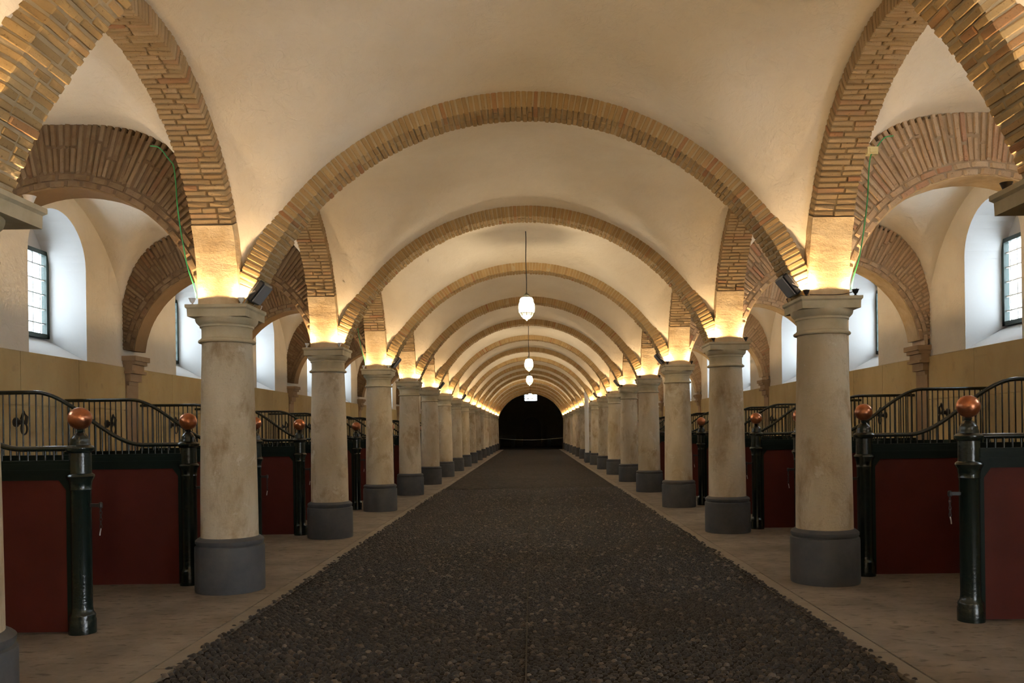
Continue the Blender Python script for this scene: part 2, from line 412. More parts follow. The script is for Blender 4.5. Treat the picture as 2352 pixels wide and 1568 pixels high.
def aisle_arch(k, sd):
    y = yk(k)
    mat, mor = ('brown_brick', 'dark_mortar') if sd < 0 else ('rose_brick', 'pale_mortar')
    root = thing('aisle_arch', f'{ORD[k]} rough brick arch from the front over the {SIDE[sd]} stall aisle', 'arch', (sd * A_XC, y, H), f'brick arches over the {SIDE[sd]} aisle')
    ar = Arch((sd * A_XC, y, A_ZC), (1, 0, 0), (0, 1, 0)); w = 0.19; T = math.radians(84); mats = []
    for j in range(2):                                   # two inner rings of flat bricks
        r = A_R + j * 0.060; n = 24; dt = 2 * T / n
        for i in range(n):
            t = -T + (i + .5 + .5 * j) * dt
            if t > T: continue
            mats.append(ar.M(t + random.uniform(-.004, .004), r + random.uniform(-.004, .004) + j * .004, random.uniform(-.004, .004), 2 * w + random.uniform(-.004, .008), dt * r - random.uniform(.008, .02), 0.054, 0.008))
    r = A_R + 0.13; pitch = 0.054; n = int(2 * T * (r + 0.1) / pitch); dt = 2 * T / n
    for i in range(n):                                   # outer ring of bricks on edge, long side along the radius
        t = -T + (i + .5) * dt
        lim = 0.12
        while lim < 0.62:
            q = ar.P(t, r + lim)
            if q.z > h_of(abs(q.x)) + 0.015 or abs(abs(q.x) - A_XC) > 1.44: break
            lim += 0.02
        cut = random.choice((0.52, 0.52, 0.36, 0.64))
        segs = [(0, cut * lim), (cut * lim, lim)] if random.random() < .7 else [(0, lim)]
        for s0, s1 in segs:
            rm = r + (s0 + s1) / 2
            mats.append(ar.M(t + random.uniform(-.004, .004), r + s0 + 0.004 + random.uniform(-.006, .006), random.uniform(-.004, .004), 2 * w + random.uniform(-.006, .008), (dt * rm - 0.011) * random.uniform(.85, 1.04), s1 - s0 - 0.009 - random.uniform(0, .012), 0.016))
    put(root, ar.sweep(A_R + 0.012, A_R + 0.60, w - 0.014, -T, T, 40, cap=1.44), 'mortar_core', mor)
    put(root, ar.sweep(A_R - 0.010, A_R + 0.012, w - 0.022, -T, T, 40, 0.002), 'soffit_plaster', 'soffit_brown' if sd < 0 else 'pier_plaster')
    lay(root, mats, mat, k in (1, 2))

# ------------------------------------------------------------------ setting: vaults, walls, floor
def circ(d, r, zc, lo): return zc + math.sqrt(max(0.0, r * r - d * d)) if abs(d) < r else lo
def g_of(y):
    c, h = bay(y); return max(2.4, circ(y - c, L_R + RING - S / 2 + h, L_ZC + S / 2 - h, 2.4))
def f_of(x): return max(2.4, circ(x, T_R + RING - 0.005, T_ZC, 2.4))
def h_of(x):
    q = min(1.0, abs(x - 4.36) / 1.475); return 2.6 + 1.88 * (1 - q ** 3) ** (1 / 3)
def smax(a, b, k): return 0.5 * (a + b + math.sqrt((a - b) ** 2 + k * k))
def vault(name, xs, ys, fn):
    vs = [(x, y, fn(x, y)) for y in ys for x in xs]; n = len(xs)
    fs = [(j * n + i, (j + 1) * n + i, (j + 1) * n + i + 1, j * n + i + 1) for j in range(len(ys) - 1) for i in range(n - 1)]
    me = bpy.data.meshes.new(name); me.from_pydata(vs, [], fs); me.update(); me.shade_smooth(); me.materials.append(MATS['vault_plaster'])
    return structure(link(name, me))
YF, YE = YFIRST - 2 * S, yk(NK - 1) + 0.2
ys = []
k = -2
while k < NK - 1:
    ys += [yk(k) + (yk(k + 1) - yk(k)) * (0.5 - 0.5 * math.cos(PI * i / 30)) for i in range(30)]; k += 1
ys += [yk(NK - 1), YE]
def nave_z(x, y):
    u = x / X; bc, bh = bay(y); v = max(-1, min(1, (y - bc) / bh))
    return smax(f_of(x), g_of(y), 0.10) - 0.02 + 0.16 * (1 - u * u) * (1 - v * v)
def aisle_z(x, y):
    bc, bh = bay(y); v = max(-1, min(1, (y - bc) / bh)); u = (abs(x) - 4.35) / 1.45
    return smax(h_of(abs(x)), g_of(y), 0.06) - 0.015 + 0.10 * (1 - u * u) * (1 - v * v)
vault('ceiling', [X * math.sin(PI / 2 * (i / 24 - 1)) for i in range(49)], ys, nave_z)
for sd in (-1, 1):
    vault('ceiling', sorted(sd * (4.35 - 1.45 * math.cos(PI * i / 26)) for i in range(27)), ys, aisle_z)
structure(MB().box((-6.6, YF - .2, 5.15), (6.6, YE, 5.35)).build('ceiling', 'dark_stone'))  # unseen roof slab added to keep sky light from leaking past the vaults

NW, NC, NSP, SILL = 0.63, 0.22, 3.70, 2.50   # niche half width, shift from the bay centre, springing, sill
ND = 0.55
DY0, DY1 = -3.2, 1.0     # unseen opening added in the right wall to let daylight in, beside the camera
def side_wall(sd):
    m = MB(); rv = MB(); sl = MB(); xw = sd * WX; xo = sd * (WX + ND)
    zt = 4.95
    for k in range(-2, NK - 1):
        if k < 0:
            m.add([(xw, yk(k), SILL), (xw, yk(k + 1), SILL), (xw, yk(k + 1), zt), (xw, yk(k), zt)], [(0, 1, 2, 3)]); continue
        y0, y1 = yk(k), yk(k + 1); c = y1 - S / 2 + NC
        arc = [(c - NW * math.cos(PI * i / 20), NSP + NW * math.sin(PI * i / 20)) for i in range(21)]
        m.add([(xw, y0, SILL), (xw, c - NW, SILL), (xw, c - NW, zt), (xw, y0, zt)], [(0, 1, 2, 3)])
        m.add([(xw, c + NW, SILL), (xw, y1, SILL), (xw, y1, zt), (xw, c + NW, zt)], [(0, 1, 2, 3)])
        for (a, za), (b, zb) in zip(arc, arc[1:]):
            m.add([(xw, a, za), (xw, b, zb), (xw, b, zt), (xw, a, zt)], [(0, 1, 2, 3)])
        path = [(c - NW, SILL)] + arc + [(c + NW, SILL)]
        for (a, za), (b, zb) in zip(path, path[1:]):
            rv.add([(xw, a, za), (xw, b, zb), (xo, b, zb), (xo, a, za)], [(0, 1, 2, 3)])
        # back of the niche around the window opening
        w0, w1, z0, z1 = c - NW + .01, c + NW - .01, 2.80, 3.94
        rv.add([(xo, c - NW, z1), (xo, c + NW, z1), (xo, c + NW, NSP + NW), (xo, c - NW, NSP + NW)], [(0, 1, 2, 3)])
        rv.add([(xw, c - NW, SILL), (xw, c + NW, SILL), (xo, c + NW, z0), (xo, c - NW, z0)], [(0, 1, 2, 3)])
        rv.add([(xo, c - NW, 2.4), (xo, c + NW, 2.4), (xo, c + NW, z0), (xo, c - NW, z0)], [(0, 1, 2, 3)])
        rv.add([(xo, w0 - .02, z0), (xo, w0, z0), (xo, w0, z1), (xo, w0 - .02, z1)], [(0, 1, 2, 3)])
    w = structure(m.build('wall_' + SIDE[sd], 'wall_plaster'))
    rv.build('window_reveals', 'reveal_plaster', w, 30)
    # solid lower wall with its ashlar blocks
    dm = MB(); dm.box((sd * WX, YF, -0.05), (sd * (WX + 0.6), YE if sd < 0 else DY0, SILL + 0.004))
    if sd > 0: dm.box((WX, DY1, -0.05), (WX + .6, YE, SILL + .004))
    d = structure(dm.build('trim_' + ('1' if sd < 0 else '2'), 'dado_stone'))
    hs = [0, .62, 1.25, 1.88, SILL]
    for row in range(4):
        for k in range(1, 6):
            for j in range(3):
                a = yk(k) + 0.17 + j * (S - .34) / 3 + (0.0 if row % 2 else (0.35 if j else 0)); b = yk(k) + 0.17 + (j + 1) * (S - .34) / 3 + (0.0 if row % 2 else (0.35 if j < 2 else 0))
                bl = MB().box((sd * (WX - 0.022), a + .005, max(hs[row], 0.002) + .005), (sd * (WX + 0.01), b - .005, hs[row + 1] - .005)).build('block', 'dado_stone', d)
    ob = MB().box((sd * (WX - 0.022), YF, 0), (sd * (WX + 0.01), yk(1) if sd < 0 else DY0, SILL - .003))
    if sd > 0: ob.box((WX - .022, DY1, 0), (WX + .01, yk(1), SILL - .003))
    ob.box((sd * (WX - 0.022), yk(6), 0), (sd * (WX + 0.01), YE, SILL - .003)); ob.build('plain_facing', 'dado_stone', d)
for sd in (-1, 1): side_wall(sd)

# windows: dark painted frame, lattice bars and glass, one per bay
def window(n, k, sd):
    c = yk(k + 1) - S / 2 + NC; xo = sd * (WX + ND - 0.03)
    w = link(f'window_{n}', None, None, (xo, c, 2.80)); structure(w)
    f = MB(); hw = NW - 0.005; zt = 1.14
    f.box((-.035, -hw, 0), (.035, -hw + .055, zt)); f.box((-.035, hw - .055, 0), (.035, hw, zt)); f.box((-.035, -hw, 0), (.035, hw, .055)); f.box((-.035, -hw, zt - .055), (.035, hw, zt)); f.box((-.03, -.022, .05), (.03, .022, zt - .05))
    f.build('window_frame', 'window_frame_paint', w)
    g = MB()
    for i in range(1, 6): g.box((-.012, -hw + .05, i * zt / 6 - .008), (.012, hw - .05, i * zt / 6 + .008))
    for i in range(1, 8):
        if i != 4: yy = -hw + i * 2 * hw / 8; g.box((-.010, yy - .007, .05), (.010, yy + .007, zt - .05))
    g.build('lattice', 'white_paint', w)
    MB().box((.016, -hw + .05, .05), (.020, hw - .05, zt - .05)).build('pane', 'window_glass', w)
    if k < 10:
        L = bpy.data.lights.new('window_portal', 'AREA'); L.shape = 'RECTANGLE'; L.size = 2 * NW; L.size_y = 1.14; L.cycles.is_portal = True
        o = link('window_portal', L, w, (sd * .09, 0, .57))
        o.rotation_euler = Vector((sd, 0, 0)).to_track_quat('Z', 'Y').to_euler()
n = 1
for k in range(0, NK - 1):
    for sd in (-1, 1): window(n, k, sd); n += 1
added_door = structure(link('added_door_1', None, None, (WX + .3, (DY0 + DY1) / 2, 0)))  # unseen, added to bring daylight onto the right foreground
dj = MB(); dj.box((-.06, -2.1, 0), (.06, -2.0, 2.5)); dj.box((-.06, 2.0, 0), (.06, 2.1, 2.5)); dj.box((-.06, -2.0, 2.4), (.06, 2.0, 2.5)); dj.build('added_door_frame', 'window_frame_paint', added_door)
L = bpy.data.lights.new('added_door_portal', 'AREA'); L.shape = 'RECTANGLE'; L.size = 2.4; L.size_y = 4.1; L.cycles.is_portal = True
o = link('added_door_portal', L, added_door, (.1, 0, 1.2)); o.rotation_euler = Vector((1, 0, 0)).to_track_quat('Z', 'Y').to_euler()

# back wall behind the camera, far wall and the dark room beyond the last arch
structure(MB().box((-6.6, YF - .3, -.05), (6.6, YF, 5.3)).build('wall_back', 'wall_plaster'))
def far_end():
    y0 = YE - .012; m = MB()
    for sd in (-1, 1): m.box((min(sd * X, sd * 6.6), y0, -.05), (max(sd * X, sd * 6.6), y0 + .4, 5.3))
    arc = [(T_R * math.sin(t), T_ZC + T_R * math.cos(t)) for t in [T_ANG * (i / 12 - 1) for i in range(25)]]
    for (a, za), (b, zb) in zip(arc, arc[1:]):
        m.add([(a, y0, za), (b, y0, zb), (b, y0, 5.3), (a, y0, 5.3), (a, y0 + .4, za), (b, y0 + .4, zb), (b, y0 + .4, 5.3), (a, y0 + .4, 5.3)], BOXF)
    structure(m.build('wall_far', 'wall_plaster'))
    ya, yb = y0 + .4, 85.0
    r = MB(); r.box((-6.6, ya, 0), (-6.4, yb, 6.4)); r.box((6.4, ya, 0), (6.6, yb, 6.4)); r.box((-6.6, ya, 6.4), (6.6, yb, 6.6))
    wx0, wx1, wz0, wz1 = -.62, .66, 4.62, 5.28
    r.box((-6.6, yb, 0), (wx0, yb + .4, 6.6)); r.box((wx1, yb, 0), (6.6, yb + .4, 6.6)); r.box((wx0, yb, 0), (wx1, yb + .4, wz0)); r.box((wx0, yb, wz1), (wx1, yb + .4, 6.6))
    r.box((-6.6, ya - .05, 5.3), (6.6, ya, 6.6))
    structure(r.build('wall_end_room', 'dark_stone'))
    w = structure(link(f'window_{n}', None, None, (0.02, yb + .15, wz0))); g = MB()
    for i in range(9): x = -.6 + i * .15; g.box((x - .03, -.02, 0), (x + .03, .02, wz1 - wz0))
    for z in (0, .22, .44, .66): g.box((-.64, -.02, z - .015), (.64, .02, z + .015))
    g.build('lattice', 'window_frame_paint', w); MB().box((-.64, .03, 0), (.64, .035, .66)).build('pane', 'window_glass', w)
    # stone doorway and the two low walls seen faintly inside
    d = thing('stone_doorway', 'dark rounded doorway faintly visible at the far end of the hall', 'doorway', (0.1, 82.4, 0))
    m = MB(); pts = [(-.9 * math.cos(PI * i / 14), 2.0 + .9 * math.sin(PI * i / 14)) for i in range(15)]
    out = [(-.9, 0)] + pts + [(.9, 0)]; big = [(-1.2, 0)] + [(-1.2 * math.cos(PI * i / 14), 2.0 + 1.2 * math.sin(PI * i / 14)) for i in range(15)] + [(1.2, 0)]
    for (a, b), (c, e) in zip(list(zip(out, big)), list(zip(out, big))[1:]):
        m.add([(a[0], -.25, a[1]), (c[0], -.25, c[1]), (e[0], -.25, e[1]), (b[0], -.25, b[1]), (a[0], .25, a[1]), (c[0], .25, c[1]), (e[0], .25, e[1]), (b[0], .25, b[1])], BOXF)
    m.build('door_surround', 'dark_stone', d)
    m = MB(); m.add([(x, .0, z) for x, z in out] + [(x, .06, z) for x, z in out], [tuple(range(len(out))), tuple(reversed(range(len(out), 2 * len(out))))]); m.build('door_leaf', 'iron', d)
    for sd, lb in ((-1, 'low grey stone trough left of the dark far doorway'), (1, 'low grey stone trough right of the dark far doorway')):
        t = thing('stone_trough', lb, 'trough', (sd * 2.45, 80.6, 0), 'stone troughs in the far room')
        m = MB(); m.box((-.95, -.4, .72), (.95, -.3, 1.12)); m.box((-.95, .3, .72), (.95, .4, 1.12)); m.box((-.95, -.3, .72), (-.83, .3, 1.12)); m.box((.83, -.3, .72), (.95, .3, 1.12)); m.box((-.83, -.3, .72), (.83, .3, .80)); m.build('basin', 'grey_stone', t)
        for q in (-.7, .7): MB().box((q - .15, -.35, 0), (q + .15, .35, .72)).build('foot', 'grey_stone', t)
far_end()

# floor: cobbled carriageway between two pavements
CB = 2.27
ZB = -0.030
floor = structure(MB().box((-CB - .02, YF - .2, -.3), (CB + .02, 22.0, ZB)).build('floor', 'pebble_joint'))
structure(MB().box((-CB - .02, 22.0, -.3), (CB + .02, YE + .4, ZB + 0.02)).build('floor', 'cobble_bed'))
structure(MB().box((-6.6, YE + .4, -.3), (6.6, 85.4, 0)).build('floor', 'cobble_bed'))
for sd in (-1, 1):
    structure(MB().box((min(sd * (CB + .15), sd * 6.5), YF - .2, -.3), (max(sd * (CB + .15), sd * 6.5), YE + .4, 0)).build('floor', 'pavement'))
    # kerb stones laid end to end
    kb = structure(link('trim_' + ('3' if sd < 0 else '4'), None, None, (sd * (CB + .075), YF, 0)))
    yy = 0.0; far = MB()
    while yy < YE - YF:
        ln = random.uniform(.75, 1.3); dz = random.uniform(-.004, .004); x1 = .066 + random.uniform(-.006, .004)
        b = (( -x1, yy + .005, -.25), (x1, yy + ln - .005, dz))
        if 4 < yy + YF + ln and yy + YF < 24: MB().box(*b).build('kerb_stone', 'kerb_stone', kb)
        else: far.box(*b)
        yy += ln
    stuff(far.build('far_kerb_stones', 'kerb_stone', kb))

def cobbles():
    PXX, PYY = 0.054, 0.040
    EX = 0.06; ny = int((22.0 - 4.2) / PYY); nx = int(2 * (CB + EX) / PXX)
    J, I = np.meshgrid(np.arange(ny), np.arange(nx), indexing='ij')
    x = -CB - EX + (I + .5 + .5 * (J % 2) - .25) * PXX + rng.uniform(-.011, .011, I.shape); y = 4.2 + (J + .5) * PYY + rng.uniform(-.008, .008, I.shape)
    x = x.ravel(); y = y.ravel(); ok = rng.uniform(0, 1, len(x)) > np.clip((np.abs(x) - CB + .01) / EX * 1.0, 0, 1); x = x[ok]; y = y[ok]; n = len(x)
    a = rng.uniform(.021, .031, n); b = rng.uniform(.015, .0225, n); h = rng.uniform(.016, .028, n); rot = rng.normal(0, .35, n)
    z0 = ZB - 0.002 + 0.012 * np.sin(x * 1.1 + 1) * np.sin(y * .9) * .4
    z0 = np.where(np.abs(x) > CB - .012, -0.010, z0)
    # unit dome: rim of 6, ring of 6, top
    ang = np.arange(6) * PI / 3
    ux = np.concatenate([np.cos(ang), .66 * np.cos(ang + .2), [0]]); uy = np.concatenate([np.sin(ang), .66 * np.sin(ang + .2), [0]]); uz = np.concatenate([np.zeros(6), np.full(6, .74), [1]])
    F = [(i, (i + 1) % 6, 6 + (i + 1) % 6, 6 + i) for i in range(6)] + [(6 + i, 6 + (i + 1) % 6, 12) for i in range(6)]
    # nearest ones in the picture stand as single stones
    px = VPX + (x - .056) * FPX / y; py = VPY + 1.5 * FPX / y
    seen = (px > 330) & (px < 2150) & (py < 1572)
    order = np.argsort(np.where(seen, y, 99)); single = order[:300]; rest = order[300:]
    m = MB(); m.add([(ux[i], uy[i], uz[i]) for i in range(13)], F + [tuple(reversed(range(6)))]); me = m.mesh('cobble_stone', 'pebble', 60)
    for q in single:
        o = link('cobble_stone', me, floor, (x[q], y[q], z0[q])); o.scale = (a[q], b[q], h[q]); o.rotation_euler.z = rot[q]
    cr, sr = np.cos(rot[rest])[:, None], np.sin(rot[rest])[:, None]
    lx, ly = a[rest][:, None] * ux[None], b[rest][:, None] * uy[None]
    V = np.stack([x[rest][:, None] + cr * lx - sr * ly, y[rest][:, None] + sr * lx + cr * ly, z0[rest][:, None] + h[rest][:, None] * uz[None]], -1).reshape(-1, 3)
    off = (np.arange(len(rest)) * 13)[:, None, None]
    q4 = (np.array(F[:6])[None] + off).reshape(-1, 4); q3 = (np.array(F[6:])[None] + off).reshape(-1, 3)
    me = bpy.data.meshes.new('cobble_stones')
    me.vertices.add(len(V)); me.vertices.foreach_set('co', V.ravel())
    me.loops.add(q4.size + q3.size); me.loops.foreach_set('vertex_index', np.concatenate([q4.ravel(), q3.ravel()]))
    me.polygons.add(len(q4) + len(q3))
    me.polygons.foreach_set('loop_start', np.concatenate([np.arange(len(q4)) * 4, q4.size + np.arange(len(q3)) * 3]))
    me.update(calc_edges=True); me.shade_smooth(); me.materials.append(MATS['pebble'])
    stuff(link('cobble_stones', me, floor))
cobbles()

# ------------------------------------------------------------------ columns
PL_H = 0.52
def make_column():
    root = link('stone_column', None)
    MB().lathe([(.322, 0), (.326, .02), (.325, PL_H - .10), (.322, PL_H - .085), (.306, PL_H - .075), (.318, PL_H - .055), (.318, PL_H - .03), (.298, PL_H - .012), (.278, PL_H)], n=32).build('plinth', 'plinth_stone', root, 35)
    prof = []
    for i in range(11):
        t = i / 10; r = .268 - .036 * t - .006 * math.sin(PI * t) * -1; prof.append((r, PL_H + t * (H - .33 - PL_H)))
    MB().lathe(prof, n=36).build('shaft', 'column_stone', root, 35)
    cz = H - .35
    cap = MB().lathe([(.232, cz), (.262, cz + .006), (.268, cz + .018), (.262, cz + .03), (.246, cz + .034), (.246, cz + .042), (.234, cz + .05), (.234, cz + .135), (.240, cz + .15), (.250, cz + .152), (.250, cz + .172), (.262, cz + .178), (.282, cz + .20), (.290, cz + .225), (.290, cz + .24)], n=36).build('capital', 'capital_stone', root, 30)
    a = MB(); hw = .292; b = H - .112
    rings = [(hw - .016, b), (hw - .014, b + .07), (hw, b + .085), (hw, H)]
    vs = [(sx * r, sy * r, z) for r, z in rings for sx, sy in ((-1, -1), (1, -1), (1, 1), (-1, 1))]
    fs = [(j * 4 + i, j * 4 + (i + 1) % 4, j * 4 + 4 + (i + 1) % 4, j * 4 + 4 + i) for j in range(3) for i in range(4)] + [(3, 2, 1, 0), (12, 13, 14, 15)]
    a.add(vs, fs).build('abacus', 'capital_stone', cap)
    m = MB(); m.box((-LW + .03, -.222, H), (LW - .03, .222, H + .075)); m.build('impost_block', 'pier_plaster', root)
    return root
col0 = make_column()
first = True
for k in range(-1, NK):
    for sd in (-1, 1):
        c = col0 if first else copy_tree(col0)
        first = False
        c.location = (sd * X, yk(k), 0)
        if k == 0:                                       # the first capital has a wider abacus
            for q in c.children:
                for a in q.children: a.scale = (1.2, 1.2, 1.0)
        c.rotation_euler.z = PI / 2 * random.randrange(2) * 2
        tag(c, f'{nth(k)} round stone column from the front in the {SIDE[sd]} arcade', 'column', f'stone columns of the {SIDE[sd]} arcade')

# ------------------------------------------------------------------ arches
structure(MB().box((-.005, 1.0, -.2), (.005, YE, -.010)).build('trim_5', 'joint_strip'))
for k in range(-1, NK): transverse_arch(k)
for sd in (-1, 1):
    for k in range(-1, NK - 1): arcade_arch(k, sd)
    for k in range(1, NK): aisle_arch(k, sd)

# wall corbels under the aisle arches with the brick pilaster strip below
def make_corbel(sd):
    root = link('wall_corbel', None)
    xs = -sd
    m = MB()
    for d, hw, z0, z1 in ((.20, .225, -.07, .0), (.17, .20, -.12, -.07), (.13, .185, -.21, -.12), (.16, .20, -.25, -.21), (.10, .17, -.36, -.25), (.06, .14, -.42, -.36)):
        m.box((min(0, xs * d), -hw, z0), (max(0, xs * d), hw, z1))
    m.build('moulded_block', 'corbel_stone', root)
    MB().box((min(0, xs * .045), -.17, -2.66), (max(0, xs * .045), .17, -.42)).build('pilaster_strip', 'corbel_stone', root)
    return root
for sd in (-1, 1):
    proto = None
    for k in range(1, NK):
        if proto is None: proto = c = make_corbel(sd)
        else: c = copy_tree(proto)
        c.location = (sd * WX, yk(k), 2.66)
        tag(c, f'moulded stone corbel on the {SIDE[sd]} wall under the {ORD[k]} aisle arch', 'corbel', f'corbels of the {SIDE[sd]} wall')

# ------------------------------------------------------------------ lamps
up_light = bpy.data.lights.new('uplight', 'SPOT')
up_light.energy = UP_W; up_light.color = (1.0, 0.67, 0.34); up_light.spot_size = math.radians(180); up_light.spot_blend = 0.12; up_light.shadow_soft_size = 0.03
def make_uplight(dark):
    root = link('cup_uplight', None); q = 0.66
    def lz(p): return [(r, z * q) for r, z in p]
    MB().lathe(lz([(.024, 0), (.024, .006), (.010, .009), (.010, .035)]), n=12).build('stem', 'steel' if not dark else 'lamp_black', root, 40)
    MB().lathe(lz([(.014, .03), (.022, .05), (.031, .088), (.034, .092), (.028, .092), (.022, .06)]), n=16).build('cup', 'lamp_black' if dark else 'lamp_white', root, 40)
    MB().lathe(lz([(.027, .080), (.027, .086), (0.0, .094)]), n=14).build('lens', 'lamp_lens', root, 40)
    o = link('uplight', up_light, root, (0, 0, .100 * q)); o.rotation_euler = (PI, 0, 0)
    return root
ups = {d: make_uplight(d) for d in (False, True)}; used = {False: False, True: False}
for k in range(-1, NK):  # starts with the lamps of the unseen line added for lighting
    for sd in (-1, 1):
        for ix, iy, w in ((-1, -1, 'front nave'), (1, -1, 'front aisle'), (-1, 1, 'rear nave'), (1, 1, 'rear aisle')):
            d = sd > 0
            c = ups[d] if not used[d] else copy_tree(ups[d])
            used[d] = True
            wd = 1.2 if k == 0 else 1.0
            c.location = (sd * (X + ix * .232 * wd), yk(k) + iy * .258 * wd, H)
            tag(c, f'small {"black" if d else "pale"} cup uplight on {w} corner of {nth(k)} {SIDE[sd]} column', 'uplight', f'cup uplights on the {SIDE[sd]} columns')

def floodlight(k, sd):
    nv = -sd                                             # towards the nave
    f = thing('floodlight', f'black rectangular floodlight, unlit, on the capital of the {ORD[k]} {SIDE[sd]} column', 'floodlight', (sd * (X - .27), yk(k) - .12, H), 'floodlights on the capitals')
    M = Matrix.Translation((nv * .105, 0, .115)) @ Matrix(((nv * .62, 0, nv * .78), (0, nv, 0), (.78, 0, -.62))).to_4x4()
    m = MB(); m.add(*chamfer_cube((.06, .06, .16), 0, rb)); m.v = [tuple(M @ Vector((v[0] * .23, v[1] * .26, v[2] * .06 - .018))) for v in m.v]; m.build('housing', 'lamp_black', f)
    m = MB(); m.box((-.098, -.112, .008), (.098, .112, .021)); m.v = [tuple(M @ Vector(v)) for v in m.v]; m.build('glass', 'flood_glass', f)
    m = MB()
    for q in range(-3, 4): m.box((-.08, q * .03 - .004, -.07), (.08, q * .03 + .004, -.04))
    m.v = [tuple(M @ Vector(v)) for v in m.v]; m.build('cooling_fins', 'lamp_black', f)
    m = MB(); m.tube([M @ Vector((0, -.14, -.01)), M @ Vector((-.06, -.14, -.04)), Vector((-nv * .02, -.10, .010)), Vector((-nv * .02, .10, .010)), M @ Vector((-.06, .14, -.04)), M @ Vector((0, .14, -.01))], .008, 6); m.build('bracket', 'steel', f)
for k in (1, 3, 5, 7):
    for sd in (-1, 1): floodlight(k, sd)

pend_light = bpy.data.lights.new('lantern_light', 'POINT'); pend_light.energy = PEND_W; pend_light.color = (1.0, 0.80, 0.52); pend_light.shadow_soft_size = 0.06
def make_lantern(z, ztop):
    root = link('pendant_lantern', None)
    prof = [(.05, .185), (.092, .18), (.112, .15), (.122, .09), (.134, .07), (.136, .0), (.132, -.05), (.122, -.085), (.10, -.13), (.05, -.175), (.02, -.185)]
    MB().lathe(prof[:8], n=12).build('glass_body', 'lantern_glass', root, 20)
    MB().lathe(prof[7:], n=12).build('glass_cone', 'lantern_cone_glass', root, 20)
    for i in range(8):
        a = PI / 4 * i; MB().tube([((r + .004) * math.cos(a), (r + .004) * math.sin(a), q) for r, q in prof], .0045, 5).build('rib', 'bronze_frame', root)
    m = MB()
    for r, q in ((.129, -.085), (.119, .115)): m.tube([(r * math.cos(PI / 12 * i), r * math.sin(PI / 12 * i), q) for i in range(25)], .005, 5)
    m.build('ring', 'bronze_frame', root)
    MB().lathe([(.055, .165), (.06, .18), (.035, .20), (.05, .225), (.05, .235), (.018, .25), (.012, .27)], n=12).build('cap', 'bronze_frame', root, 40)
    MB().lathe([(.022, -.182), (.024, -.195), (.0, -.215)], n=10).build('finial', 'bronze_frame', root, 40)
    MB().tube([(0, 0, .26)] + [(.004 * math.sin(q * 9), .004 * math.cos(q * 11), .26 + (ztop - z - .26) * q) for q in [i / 12 for i in range(1, 12)]] + [(0, 0, ztop - z)], .009, 6).build('cord', 'black_cable', root)
    for q in (-0.30,):
        o = link('lantern_light', pend_light, root, (0, 0, q))
    return root
LY = [14.07, 26.07, 34.07, 50.07, -1.87]  # the last lantern is unseen, added to light the column fronts
names = ['nearest and largest lit glass lantern hanging over the aisle', 'second lit glass lantern hanging below the nearest one', 'third lit glass lantern hanging over the middle of the aisle', 'farthest lit glass lantern hanging before the bright far window', 'added unseen glass lantern lit behind the viewpoint']
lan = make_lantern(3.59, nave_z(0, 14.07))
for i, y in enumerate(LY):
    c = lan if i == 0 else copy_tree(lan)
    c.location = (0, y, 3.59); tag(c, names[i], 'lantern', 'pendant lanterns')

# ------------------------------------------------------------------ stall partitions
PX0 = 3.41
ball_me = MB().lathe([(0.0001, -.086)] + [(.086 * math.cos(a), .086 * math.sin(a)) for a in [PI * (i / 14 - .5) for i in range(1, 14)]] + [(0.0001, .086)], n=24).mesh('ball_finial', 'copper', 60)
post_prof = [(.098, 0), (.098, .10), (.092, .115), (.095, .135), (.088, .15), (.078, .165), (.074, .20), (.074, 1.09), (.080, 1.10), (.076, 1.12), (.084, 1.165), (.096, 1.185), (.102, 1.20), (.096, 1.215), (.080, 1.225), (.078, 1.38), (.092, 1.39), (.104, 1.405), (.104, 1.42), (.092, 1.432), (.074, 1.442), (.072, 1.46), (.066, 1.475), (.068, 1.485), (.060, 1.50), (.038, 1.53), (.022, 1.54), (.028, 1.555), (.020, 1.57)]
post_me = MB().lathe(post_prof, n=20).mesh('post', 'green_black_paint', 40)
def rail_z(q):          # q metres from the post towards the wall
    t = min(1, max(0, (q - .45) / 1.10)); t = t * t * (3 - 2 * t); return 1.415 + .545 * t
RAIL_L = WX - PX0 - .01
